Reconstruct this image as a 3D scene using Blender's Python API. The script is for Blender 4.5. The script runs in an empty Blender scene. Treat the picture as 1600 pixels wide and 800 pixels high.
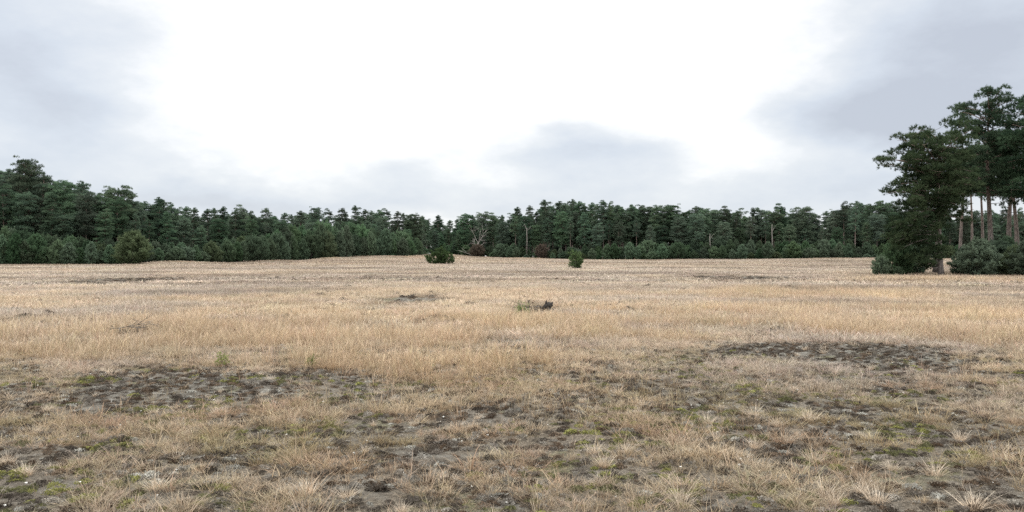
import bpy, math
import numpy as np
from mathutils import Vector

sc = bpy.context.scene
COL = sc.collection
R = math.radians
F = 1256.0            # focal length in photo pixels (photo 1600 wide)
CAMH = 1.6
HOR = 398.0

# ------------------------------------------------------------------ camera, sky, sun, exposure
cam_d = bpy.data.cameras.new("camera"); cam = bpy.data.objects.new("camera", cam_d); COL.objects.link(cam)
cam_d.sensor_width = 36; cam_d.lens = 36 * F / 1600
cam_d.clip_start = 0.05; cam_d.clip_end = 5000
cam.location = (0, 0, CAMH); cam.rotation_euler = (R(90) - math.atan(2 / F), 0, 0)
sc.camera = cam

SUN_AZ, SUN_EL = R(-14), R(47)
sc.view_settings.view_transform = 'Standard'; sc.view_settings.look = 'None'
sc.view_settings.gamma = 1; sc.view_settings.use_curve_mapping = False
sc.view_settings.exposure = 0.36
cy = sc.cycles
cy.max_bounces = 5; cy.diffuse_bounces = 3; cy.glossy_bounces = 1; cy.transmission_bounces = 3
cy.volume_bounces = 0; cy.transparent_max_bounces = 4
cy.use_denoising = False
cy.caustics_reflective = False; cy.caustics_refractive = False

sd = bpy.data.lights.new("sun", 'SUN'); so = bpy.data.objects.new("sun", sd); COL.objects.link(so)
sd.energy = 1.2; sd.angle = R(18); sd.color = (1, .95, .87)
sdir = Vector((math.sin(SUN_AZ) * math.cos(SUN_EL), math.cos(SUN_AZ) * math.cos(SUN_EL), math.sin(SUN_EL)))
so.rotation_euler = sdir.to_track_quat('Z', 'Y').to_euler()
so.location = (0, 0, 40)

def make_world():
    w = bpy.data.worlds.new("World"); sc.world = w; w.use_nodes = True
    nt = w.node_tree; N = nt.nodes; L = nt.links; N.clear()
    def m(op, a, b=None, c=None):
        n = N.new('ShaderNodeMath'); n.operation = op
        for i, v in enumerate((a, b, c)):
            if v is None: continue
            if isinstance(v, (int, float)): n.inputs[i].default_value = v
            else: L.new(v, n.inputs[i])
        return n.outputs[0]
    sky = N.new('ShaderNodeTexSky'); sky.sky_type = 'NISHITA'; sky.sun_disc = False
    sky.sun_elevation = SUN_EL; sky.sun_rotation = SUN_AZ
    bg1 = N.new('ShaderNodeBackground'); bg1.inputs[1].default_value = 0.1; L.new(sky.outputs[0], bg1.inputs[0])
    tc = N.new('ShaderNodeTexCoord'); sp = N.new('ShaderNodeSeparateXYZ'); L.new(tc.outputs['Generated'], sp.inputs[0])
    az = m('ARCTAN2', sp.outputs[0], sp.outputs[1]); el = m('ARCSINE', sp.outputs[2])
    mp = N.new('ShaderNodeMapping'); mp.inputs['Scale'].default_value = (1, 1, 2.2); L.new(tc.outputs['Generated'], mp.inputs[0])
    def noise(scale, detail, rough, off):
        n = N.new('ShaderNodeTexNoise'); n.noise_dimensions = '4D'
        n.inputs['W'].default_value = off; n.inputs['Scale'].default_value = scale
        n.inputs['Detail'].default_value = detail; n.inputs['Roughness'].default_value = rough
        L.new(mp.outputs[0], n.inputs['Vector']); return n.outputs['Fac']
    wa = noise(5.0, 4, .55, 1.3); wb = noise(6.0, 4, .55, 7.7)
    fine = noise(6.5, 9, .62, 3.1); big = noise(1.6, 3, .5, 5.0)
    azw = m('ADD', az, m('MULTIPLY', m('SUBTRACT', wa, .5), .17))
    elw = m('ADD', el, m('MULTIPLY', m('SUBTRACT', wb, .5), .10))
    # grey cloud banks: (px, py, half width px, half height px, depth)
    banks = [(-60, 40, 170, 110, .84), (160, 188, 120, 32, .60), (50, 100, 80, 30, .30), (1560, 40, 165, 95, .72), (1720, 200, 200, 120, .40),
             (1335, 190, 95, 38, .72), (1455, 190, 120, 60, .55), (920, 244, 95, 28, .74), (640, 276, 95, 28, .50), (1130, 300, 260, 32, .58),
             (330, 320, 160, 22, .46), (60, 280, 200, 34, .45), (640, 322, 300, 18, .35), (1480, 40, 110, 80, .4)]
    tot = None
    for px, py, rx, ry, dep in banks:
        a = math.atan((px - 800) / F); e = math.atan((HOR - py) / F * math.cos(a))
        da = m('DIVIDE', m('SUBTRACT', azw, a), rx / F); de = m('DIVIDE', m('SUBTRACT', elw, e), ry / F)
        g = m('EXPONENT', m('MULTIPLY', m('ADD', m('MULTIPLY', da, da), m('MULTIPLY', de, de)), -.62))
        g = m('MULTIPLY', g, dep * .66); tot = g if tot is None else m('ADD', tot, g)
    # the rest of the sky (beside and behind): broken overcast
    back = N.new('ShaderNodeMapRange'); L.new(sp.outputs[1], back.inputs[0])
    back.inputs[1].default_value = .70; back.inputs[2].default_value = .2; back.inputs[3].default_value = 0; back.inputs[4].default_value = -.55
    tot = m('ADD', tot, back.outputs[0])
    low = N.new('ShaderNodeMapRange'); L.new(elw, low.inputs[0])
    low.inputs[1].default_value = .15; low.inputs[2].default_value = 0.03; low.inputs[3].default_value = 0; low.inputs[4].default_value = .21
    tot = m('ADD', tot, low.outputs[0])
    Lm = m('SUBTRACT', 1.17, tot)
    Lm = m('ADD', Lm, m('MULTIPLY', m('SUBTRACT', fine, .5), .85))
    Lm = m('ADD', Lm, m('MULTIPLY', m('SUBTRACT', big, .5), .25))
    Lm = m('MAXIMUM', Lm, .30)
    # soft shoulder at the bottom so that deep grey stays even
    rp = N.new('ShaderNodeValToRGB'); L.new(Lm, rp.inputs[0]); cr = rp.color_ramp
    cr.elements[0].position = .30; cr.elements[0].color = (.44, .475, .54, 1)
    cr.elements[1].position = 1.0; cr.elements[1].color = (.80, .81, .82, 1)
    e = cr.elements.new(.58); e.color = (.545, .59, .655, 1); e = cr.elements.new(.82); e.color = (.65, .68, .715, 1)
    bg2 = N.new('ShaderNodeBackground'); L.new(rp.outputs[0], bg2.inputs[0]); zen = N.new('ShaderNodeMapRange'); zen.interpolation_type = 'SMOOTHSTEP'; L.new(el, zen.inputs[0])   # an overcast sky is about three times brighter overhead than at the horizon
    zen.inputs[1].default_value = R(19); zen.inputs[2].default_value = R(65); zen.inputs[3].default_value = 1; zen.inputs[4].default_value = 2.9
    L.new(m('MULTIPLY', m('MAXIMUM', Lm, 1.0), zen.outputs[0]), bg2.inputs[1])
    mx = N.new('ShaderNodeMixShader'); mx.inputs[0].default_value = .93
    L.new(bg1.outputs[0], mx.inputs[1]); L.new(bg2.outputs[0], mx.inputs[2])
    out = N.new('ShaderNodeOutputWorld'); L.new(mx.outputs[0], out.inputs[0])
    w.cycles.sampling_method = 'MANUAL'; w.cycles.sample_map_resolution = 512
make_world()

# ------------------------------------------------------------------ helpers
def tag(o, label=None, cat=None, group=None, kind=None):
    if label: o['label'] = label
    if cat: o['category'] = cat
    if group: o['group'] = group
    if kind: o['kind'] = kind
    return o

def smooth(a, b, x):
    t = np.clip((np.asarray(x, float) - a) / (b - a), 0, 1); return t * t * (3 - 2 * t)

def _hash(ix, iy, seed):
    h = (ix.astype(np.int64) * 374761393 + iy.astype(np.int64) * 668265263 + seed * 1442695041) & 0xffffffff
    h = ((h ^ (h >> 13)) * 1274126177) & 0xffffffff
    return ((h ^ (h >> 16)) & 0xffffff) / float(0xffffff)

def vnoise(x, y, seed):
    ix = np.floor(x); iy = np.floor(y); fx = x - ix; fy = y - iy
    fx = fx * fx * (3 - 2 * fx); fy = fy * fy * (3 - 2 * fy)
    a = _hash(ix, iy, seed); b = _hash(ix + 1, iy, seed); c = _hash(ix, iy + 1, seed); d = _hash(ix + 1, iy + 1, seed)
    return (a * (1 - fx) + b * fx) * (1 - fy) + (c * (1 - fx) + d * fx) * fy

def fbm(x, y, wl, seed, octs=4, gain=.5):
    x = np.asarray(x, float) / wl; y = np.asarray(y, float) / wl
    s = 0; a = 1; t = 0
    for k in range(octs):
        s = s + a * vnoise(x + 17.3 * k, y - 9.1 * k, seed + k); t += a
        a *= gain; x = x * 2.03; y = y * 2.03
    return s / t          # 0..1

# ------------------------------------------------------------------ lie of the land
EPX = np.array([-700, 0, 200, 260, 400, 470, 560, 652, 668, 690, 725, 800, 900, 1000, 1370, 1600, 2400.])
ED = np.array([120, 128, 134, 142, 160, 175, 188, 196, 250, 262, 240, 225, 210, 203, 196, 190, 170.])
EY = np.array([412, 412.5, 412.5, 409, 410.5, 407, 403.5, 402.5, 396.5, 396.5, 401, 403.5, 405, 405.5, 404, 404, 404.])
EZ = CAMH - (EY - HOR) / F * ED - .10
def px_of(x, y): return 800 + F * x / np.maximum(y, .5)
def edge_d(px): return np.interp(px, EPX, ED)
BUMPS = [(-29, 180, 8, 3, .62), (-36, 172, 5, 3, .50), (-47, 158, 6, 3, .40), (-58, 138, 6, 3, .22), (-10, 205, 8, 4, .3), (2, 200, 7, 4, .28), (40, 185, 9, 4, .2), (72, 182, 7, 4, .28), (86, 184, 6, 3, .3),
         (34, 64, 16, 10, -.12),
         (-3.7, 27.6, 1.5, .9, .10), (5, 13.0, 3.2, 1.4, .07), (-4.1, 9.9, 2.4, 1.1, .06), (-70, 118, 12, 4, .15), (-14, 190, 8, 3, .3)]
def height(x, y):
    x = np.asarray(x, float); y = np.asarray(y, float)
    px = px_of(x, y); ed = edge_d(px); ez = np.interp(px, EPX, EZ)
    z = ez * smooth(60, 1, 0) if False else ez * smooth(0, 1, (y - 60) / np.maximum(ed - 60, 1))
    r = np.hypot(x, y)
    z = z + (fbm(x, y, 24, 3, 3) - .5) * .26 * smooth(10, 60, r)
    z = z + (fbm(x, y, 5, 9, 3) - .5) * .12 * smooth(3, 18, r) * (1 - .6 * smooth(40, 90, r))
    z = z + (fbm(x, y, 1.1, 21, 3) - .5) * .05
    for bx, by, rx, ry, h in BUMPS:
        z = z + h * np.exp(-((x - bx) / rx) ** 2 - ((y - by) / ry) ** 2)
    return z
def H1(x, y): return float(height(np.array([x]), np.array([y]))[0])
def ground_hit(px, py):
    """distance at which the photo point (px, py) meets the ground"""
    D = np.arange(4, 300, .05); x = (px - 800) / F * D
    ray = CAMH - (py - HOR) / F * D
    i = int(np.argmax(ray <= height(x, D)))
    return float(x[i]), float(D[i])

def ell(p0, p1, y0, y1):
    a = F * CAMH / (y0 - HOR); b = F * CAMH / (y1 - HOR); yc = (a + b) / 2
    return (((p0 + p1) / 2 - 800) / F * yc, yc, (p1 - p0) / 2 / F * yc, (a - b) / 2)
BARE = [(ell(20, 520, 580, 645), 1.0), (ell(1130, 1500, 541, 578), 1.0), (ell(960, 1130, 560, 578), .55), (ell(470, 600, 600, 650), .6),
        (ell(770, 880, 573, 583), .6), (ell(590, 690, 467, 478), .95), (ell(140, 265, 433, 445), .8), (ell(560, 700, 432, 440), .4),
        (ell(1050, 1220, 427, 441), .85), (ell(1215, 1270, 451, 459), .8), (ell(0, 90, 498, 512), .5), (ell(380, 520, 425, 434), .5),
        (ell(1180, 1330, 600, 650), .35), (ell(1000, 1240, 615, 720), .3), (ell(1250, 1600, 640, 720), .4), (ell(0, 130, 740, 790), .7),
        (ell(420, 560, 655, 700), .35), (ell(1440, 1600, 700, 800), .3), (ell(820, 1000, 690, 800), .3), (ell(480, 590, 404, 408), .0), (ell(795, 885, 479, 494), .85)]
def bare(x, y):
    w = (fbm(x, y, .9, 41, 4) - .5) * 1.3
    b = np.zeros_like(np.asarray(x, float))
    for (cx, cy_, rx, ry), a in BARE:
        d = np.sqrt(((x - cx) / rx) ** 2 + ((y - cy_) / ry) ** 2) + w * .8
        b = np.maximum(b, a * smooth(1.15, .65, d) if False else a * (1 - smooth(.55, 1.3, d)))
    n = fbm(x, y, 2.2, 55, 5, .6)
    nearb = smooth(.48, .66, n) * (.68 - .30 * smooth(8.5, 12, y))
    nearb = np.maximum(nearb, smooth(.48, .64, fbm(x, y, .55, 58, 5, .65)) * .8 * (1 - smooth(9, 14, y)))
    px = px_of(x, y); wgt = np.maximum(smooth(9.6, 7.6, y) if False else 1 - smooth(7.4, 9.4, y), 0) * .9
    wgt = np.maximum(wgt, smooth(960, 1120, px) * (1 - smooth(9, 12, y)) * .85); wgt = np.maximum(wgt, .35)
    return np.clip(np.maximum(b, nearb * wgt), 0, 1)
def tall(x, y):
    px = px_of(x, y)
    yn = np.interp(px, [0, 400, 550, 700, 900, 1000, 1150, 1300, 1500, 1600], [11.4, 11.2, 9.6, 9.0, 9.6, 12.6, 14.6, 15.2, 14.0, 11.5])
    yf = np.interp(px, [0, 400, 700, 1000, 1300, 1600], [17.5, 19.5, 21, 23, 26, 23])
    n = (fbm(x, y, 3.0, 77, 4) - .5) * 4
    t = (.30 + .70 * smooth(.38, .60, fbm(x, y, 1.4, 79, 4))) * smooth(-1.1, 1.4, y - yn + n * .25) * (1 - smooth(-2.0, 3.5, y - yf + n))
    far = smooth(.50, .62, fbm(x, y, 12, 83, 4)) * smooth(18, 30, y) * .30
    foot = smooth(40, 48, y) * (1 - smooth(66, 72, y)) * smooth(1200, 1420, px) * .9
    strip = smooth(26, 29, y) * (1 - smooth(35, 40, y)) * smooth(1000, 1150, px) * (1 - smooth(1420, 1560, px)) * .8
    near = smooth(.52, .66, fbm(x, y, 1.6, 91, 4)) * .35 * (1 - smooth(10, 13, y))
    return np.clip(np.maximum.reduce([t, far, foot, strip, near]) * (1 - .85 * smooth(.4, .8, bare(x, y))), 0, 1)

# ------------------------------------------------------------------ materials
def new_mat(name):
    m = bpy.data.materials.new(name); m.use_nodes = True; m.node_tree.nodes.clear(); return m, m.node_tree.nodes, m.node_tree.links

def foliage_mat(name, dark, light, hue=.028, transl=.3, var=1.):
    m, N, L = new_mat(name)
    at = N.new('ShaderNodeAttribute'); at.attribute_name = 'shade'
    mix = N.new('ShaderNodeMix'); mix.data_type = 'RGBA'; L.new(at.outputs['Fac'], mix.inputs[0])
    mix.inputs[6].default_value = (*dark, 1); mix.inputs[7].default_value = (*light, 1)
    oi = N.new('ShaderNodeObjectInfo')
    hs = N.new('ShaderNodeHueSaturation'); L.new(mix.outputs[2], hs.inputs['Color'])
    def mr(src, a, b):
        r = N.new('ShaderNodeMapRange'); L.new(src, r.inputs[0]); r.inputs[3].default_value = a; r.inputs[4].default_value = b; return r.outputs[0]
    L.new(mr(oi.outputs['Random'], .5 - hue, .5 + hue), hs.inputs['Hue'])
    mu = N.new('ShaderNodeMath'); mu.operation = 'MULTIPLY'; L.new(oi.outputs['Random'], mu.inputs[0]); mu.inputs[1].default_value = 7.31
    fr = N.new('ShaderNodeMath'); fr.operation = 'FRACT'; L.new(mu.outputs[0], fr.inputs[0])
    L.new(mr(fr.outputs[0], 1 - .33 * var, 1 + .42 * var), hs.inputs['Value'])
    mu2 = N.new('ShaderNodeMath'); mu2.operation = 'MULTIPLY'; L.new(oi.outputs['Random'], mu2.inputs[0]); mu2.inputs[1].default_value = 23.7
    fr2 = N.new('ShaderNodeMath'); fr2.operation = 'FRACT'; L.new(mu2.outputs[0], fr2.inputs[0])
    L.new(mr(fr2.outputs[0], 1 - .32 * var, 1 + .08 * var), hs.inputs['Saturation'])
    d = N.new('ShaderNodeBsdfDiffuse'); L.new(hs.outputs[0], d.inputs[0])
    t = N.new('ShaderNodeBsdfTranslucent'); L.new(hs.outputs[0], t.inputs[0])
    ms = N.new('ShaderNodeMixShader'); ms.inputs[0].default_value = transl; L.new(d.outputs[0], ms.inputs[1]); L.new(t.outputs[0], ms.inputs[2])
    o = N.new('ShaderNodeOutputMaterial'); L.new(ms.outputs[0], o.inputs[0]); return m

def bark_mat(name, low, high, h0, h1):
    """grey plated bark below, orange flaking bark above (local height)"""
    m, N, L = new_mat(name)
    tc = N.new('ShaderNodeTexCoord'); sp = N.new('ShaderNodeSeparateXYZ'); L.new(tc.outputs['Object'], sp.inputs[0])
    mr = N.new('ShaderNodeMapRange'); L.new(sp.outputs[2], mr.inputs[0]); mr.inputs[1].default_value = h0; mr.inputs[2].default_value = h1
    mx = N.new('ShaderNodeMix'); mx.data_type = 'RGBA'; L.new(mr.outputs[0], mx.inputs[0]); mx.inputs[6].default_value = (*low, 1); mx.inputs[7].default_value = (*high, 1)
    mp = N.new('ShaderNodeMapping'); mp.inputs['Scale'].default_value = (9, 9, 2.2); L.new(tc.outputs['Object'], mp.inputs[0])
    n = N.new('ShaderNodeTexNoise'); n.inputs['Scale'].default_value = 1.4; n.inputs['Detail'].default_value = 5; L.new(mp.outputs[0], n.inputs[0])
    r = N.new('ShaderNodeMapRange'); L.new(n.outputs[0], r.inputs[0]); r.inputs[1].default_value = .3; r.inputs[2].default_value = .7; r.inputs[3].default_value = .35; r.inputs[4].default_value = 1.35
    mm = N.new('ShaderNodeVectorMath'); mm.operation = 'SCALE'; L.new(mx.outputs[2], mm.inputs[0]); L.new(r.outputs[0], mm.inputs['Scale'])
    b = N.new('ShaderNodeBsdfPrincipled'); L.new(mm.outputs[0], b.inputs['Base Color']); b.inputs['Roughness'].default_value = .95
    b.inputs['Specular IOR Level'].default_value = .15
    bp = N.new('ShaderNodeBump'); bp.inputs['Strength'].default_value = .6; bp.inputs['Distance'].default_value = .03; L.new(n.outputs[0], bp.inputs['Height']); L.new(bp.outputs[0], b.inputs['Normal'])
    o = N.new('ShaderNodeOutputMaterial'); L.new(b.outputs[0], o.inputs[0]); return m

def blade_mat(name, rootdark=.55):
    m, N, L = new_mat(name)
    ti = N.new('ShaderNodeAttribute'); ti.attribute_type = 'INSTANCER'; ti.attribute_name = 'tint'
    at = N.new('ShaderNodeAttribute'); at.attribute_name = 'shade'
    r = N.new('ShaderNodeMapRange'); L.new(at.outputs['Fac'], r.inputs[0]); r.inputs[3].default_value = .62; r.inputs[4].default_value = 1.38
    mm = N.new('ShaderNodeVectorMath'); mm.operation = 'SCALE'; L.new(ti.outputs['Color'], mm.inputs[0]); L.new(r.outputs[0], mm.inputs['Scale'])
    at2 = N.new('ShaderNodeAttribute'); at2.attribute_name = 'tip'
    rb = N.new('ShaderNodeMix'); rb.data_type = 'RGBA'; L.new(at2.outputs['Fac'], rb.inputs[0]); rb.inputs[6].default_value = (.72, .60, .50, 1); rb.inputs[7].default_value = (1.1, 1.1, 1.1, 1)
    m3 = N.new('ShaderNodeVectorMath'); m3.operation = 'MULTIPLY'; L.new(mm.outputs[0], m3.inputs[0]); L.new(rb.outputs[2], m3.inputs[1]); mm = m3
    d = N.new('ShaderNodeBsdfDiffuse'); L.new(mm.outputs[0], d.inputs[0])
    t = N.new('ShaderNodeBsdfTranslucent'); L.new(mm.outputs[0], t.inputs[0])
    ms = N.new('ShaderNodeMixShader'); ms.inputs[0].default_value = .3; L.new(d.outputs[0], ms.inputs[1]); L.new(t.outputs[0], ms.inputs[2])
    o = N.new('ShaderNodeOutputMaterial'); L.new(ms.outputs[0], o.inputs[0]); return m

def ground_mat():
    m, N, L = new_mat('heath_soil')
    tc = N.new('ShaderNodeTexCoord')
    def noise(scale, det=6, rough=.6):
        n = N.new('ShaderNodeTexNoise'); n.inputs['Scale'].default_value = scale; n.inputs['Detail'].default_value = det; n.inputs['Roughness'].default_value = rough
        L.new(tc.outputs['Object'], n.inputs['Vector']); return n.outputs['Fac']
    def ramp(src, stops):
        r = N.new('ShaderNodeValToRGB'); L.new(src, r.inputs[0]); cr = r.color_ramp
        cr.elements[0].position = stops[0][0]; cr.elements[0].color = (*stops[0][1], 1)
        cr.elements[1].position = stops[-1][0]; cr.elements[1].color = (*stops[-1][1], 1)
        for p, c in stops[1:-1]:
            e = cr.elements.new(p); e.color = (*c, 1)
        return r.outputs[0]
    def mix(f, a, b):
        x = N.new('ShaderNodeMix'); x.data_type = 'RGBA'; L.new(f, x.inputs[0]); L.new(a, x.inputs[6]); L.new(b, x.inputs[7]); return x.outputs[2]
    n1 = noise(9); n2 = noise(38, 5); n3 = noise(1.3, 4); n4 = noise(130, 3)
    lichen = ramp(n1, [(.30, (.045, .038, .030)), (.44, (.10, .088, .072)), (.56, (.14, .13, .11)), (.72, (.21, .20, .178))])
    litter = ramp(n2, [(.28, (.045, .038, .028)), (.5, (.115, .095, .072)), (.72, (.27, .23, .175))])
    moss = ramp(n2, [(.3, (.05, .055, .018)), (.7, (.16, .16, .055))])
    ab = N.new('ShaderNodeAttribute'); ab.attribute_name = 'bare'
    af = N.new('ShaderNodeAttribute'); af.attribute_name = 'wood'
    asand = N.new('ShaderNodeAttribute'); asand.attribute_name = 'sand'
    mr = N.new('ShaderNodeMapRange'); L.new(n3, mr.inputs[0]); mr.inputs[1].default_value = .55; mr.inputs[2].default_value = .68; mr.inputs[4].default_value = .6
    c = mix(ab.outputs['Fac'], litter, lichen)
    c = mix(mr.outputs[0], c, moss)
    rgb = N.new('ShaderNodeRGB'); rgb.outputs[0].default_value = (.50, .42, .31, 1)
    c = mix(asand.outputs['Fac'], c, rgb.outputs[0])
    floor = ramp(n1, [(.3, (.035, .022, .014)), (.7, (.11, .07, .045))])
    c = mix(af.outputs['Fac'], c, floor)
    b = N.new('ShaderNodeBsdfPrincipled'); L.new(c, b.inputs['Base Color']); b.inputs['Roughness'].default_value = 1; b.inputs['Specular IOR Level'].default_value = .05
    ad = N.new('ShaderNodeMath'); ad.operation = 'ADD'; L.new(n2, ad.inputs[0]); L.new(n4, ad.inputs[1])
    bp = N.new('ShaderNodeBump'); bp.inputs['Strength'].default_value = .9; bp.inputs['Distance'].default_value = .03; L.new(ad.outputs[0], bp.inputs['Height']); L.new(bp.outputs[0], b.inputs['Normal'])
    o = N.new('ShaderNodeOutputMaterial'); L.new(b.outputs[0], o.inputs[0]); return m

M_PINE = foliage_mat('pine_needles', (.034, .060, .040), (.115, .168, .100))  # dark tone lifted in the needle colour, standing in for distance haze
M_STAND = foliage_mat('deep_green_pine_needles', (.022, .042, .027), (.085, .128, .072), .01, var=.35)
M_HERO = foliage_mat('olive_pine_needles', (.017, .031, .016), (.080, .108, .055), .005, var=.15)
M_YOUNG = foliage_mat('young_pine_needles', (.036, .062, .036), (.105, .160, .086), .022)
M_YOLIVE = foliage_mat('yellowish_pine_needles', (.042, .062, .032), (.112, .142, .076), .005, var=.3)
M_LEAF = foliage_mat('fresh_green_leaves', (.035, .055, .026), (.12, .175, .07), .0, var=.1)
M_BROWN = foliage_mat('rusty_dry_twigs', (.045, .036, .028), (.12, .092, .070), .005, .1, var=.3)
M_BARK = bark_mat('pine_bark', (.15, .13, .118), (.20, .15, .125), 2, 9)
M_PALEBARK = bark_mat('bleached_wood', (.21, .19, .165), (.26, .235, .21), 0, 5)
M_DARKWOOD = bark_mat('charred_stump_wood', (.035, .030, .026), (.05, .045, .04), 0, 1)
M_GREYWOOD = bark_mat('weathered_grey_wood', (.10, .085, .07), (.16, .14, .12), 0, .4)
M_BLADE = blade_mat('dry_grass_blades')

# ------------------------------------------------------------------ mesh tools
class G:
    def __init__(s): s.V = []; s.T = []; s.A = []; s.n = 0
    def add(s, V, T, a=.5):
        V = np.asarray(V, float).reshape(-1, 3); s.V.append(V); s.T.append(np.asarray(T, int).reshape(-1, 3) + s.n)
        s.A.append(np.broadcast_to(np.asarray(a, float), (len(V),)).copy()); s.n += len(V)
    def tube(s, P, r, k=6, cap=True):
        P = np.asarray(P, float); r = np.asarray(r, float); n = len(P)
        d = np.gradient(P, axis=0); d /= np.maximum(np.linalg.norm(d, axis=1, keepdims=True), 1e-9)
        ref = np.array([0, 0, 1.]) if abs(d[0][2]) < .8 else np.array([1., 0, 0])
        u = np.cross(d, ref); u /= np.maximum(np.linalg.norm(u, axis=1, keepdims=True), 1e-9); v = np.cross(d, u)
        a = np.arange(k) * 2 * np.pi / k
        V = P[:, None] + r[:, None, None] * (u[:, None] * np.cos(a)[None, :, None] + v[:, None] * np.sin(a)[None, :, None])
        i = np.arange(n - 1)[:, None] * k; j = np.arange(k)[None]; j2 = (j + 1) % k
        a0 = (i + j).ravel(); a1 = (i + j2).ravel(); b0 = a0 + k; b1 = a1 + k
        T = np.concatenate([np.stack([a0, a1, b1], 1), np.stack([a0, b1, b0], 1)])
        V = V.reshape(-1, 3)
        if cap:
            V = np.vstack([V, P[-1], P[0]]); m = len(V)
            jj = np.arange(k); T = np.vstack([T, np.stack([(n - 1) * k + jj, (n - 1) * k + (jj + 1) % k, np.full(k, m - 2)], 1),
                                              np.stack([(jj + 1) % k, jj, np.full(k, m - 1)], 1)])
        s.add(V, T)
    def arrays(s): return np.vstack(s.V), np.vstack(s.T), np.concatenate(s.A)

def mesh_of(name, V, T, mats, A=None, mi=None, smooth_=False):
    me = bpy.data.meshes.new(name)
    me.vertices.add(len(V)); me.vertices.foreach_set('co', np.asarray(V, np.float32).ravel())
    me.loops.add(len(T) * 3); me.loops.foreach_set('vertex_index', np.asarray(T, np.int32).ravel())
    me.polygons.add(len(T)); me.polygons.foreach_set('loop_start', np.arange(0, len(T) * 3, 3, dtype=np.int32))
    me.polygons.foreach_set('loop_total', np.full(len(T), 3, np.int32))
    if mi is not None: me.polygons.foreach_set('material_index', np.asarray(mi, np.int32))
    me.polygons.foreach_set('use_smooth', np.full(len(T), smooth_, bool))
    for m in mats: me.materials.append(m)
    if A is not None:
        for k, v in A.items():
            at = me.attributes.new(k, 'FLOAT', 'POINT'); at.data.foreach_set('value', np.asarray(v, np.float32))
    me.update(calc_edges=True); return me

def g_mesh(name, g, mat, smooth_=False):
    V, T, A = g.arrays(); return mesh_of(name, V, T, [mat], {'shade': A}, None, smooth_)

def tufts(g, rng, P, Dr, length, width, k, spread=.75, sh=None):
    """k thin needle-bundle triangles fanned from each point P about direction Dr"""
    n = len(P)
    if not n: return
    d = np.repeat(Dr, k, 0) + rng.normal(0, spread * .6, (n * k, 3)); d /= np.linalg.norm(d, axis=1, keepdims=True)
    p = np.repeat(P, k, 0) + rng.normal(0, length * .15, (n * k, 3))
    L = length * rng.uniform(.6, 1.25, (n * k, 1)); side = np.cross(d, rng.normal(0, 1, (n * k, 3))); side /= np.linalg.norm(side, axis=1, keepdims=True)
    W = width * rng.uniform(.7, 1.3, (n * k, 1))
    V = np.stack([p - side * W * .5, p + side * W * .5, p + d * L], 1).reshape(-1, 3)
    T = np.arange(n * k * 3).reshape(-1, 3)
    base = rng.uniform(0, 1, n) if sh is None else sh
    a = np.clip(np.repeat(base, k) * .75 + rng.uniform(0, .25, n * k), 0, 1)
    g.add(V, T, np.repeat(a, 3))

def unit(v): return v / np.maximum(np.linalg.norm(v, axis=-1, keepdims=True), 1e-9)

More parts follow.
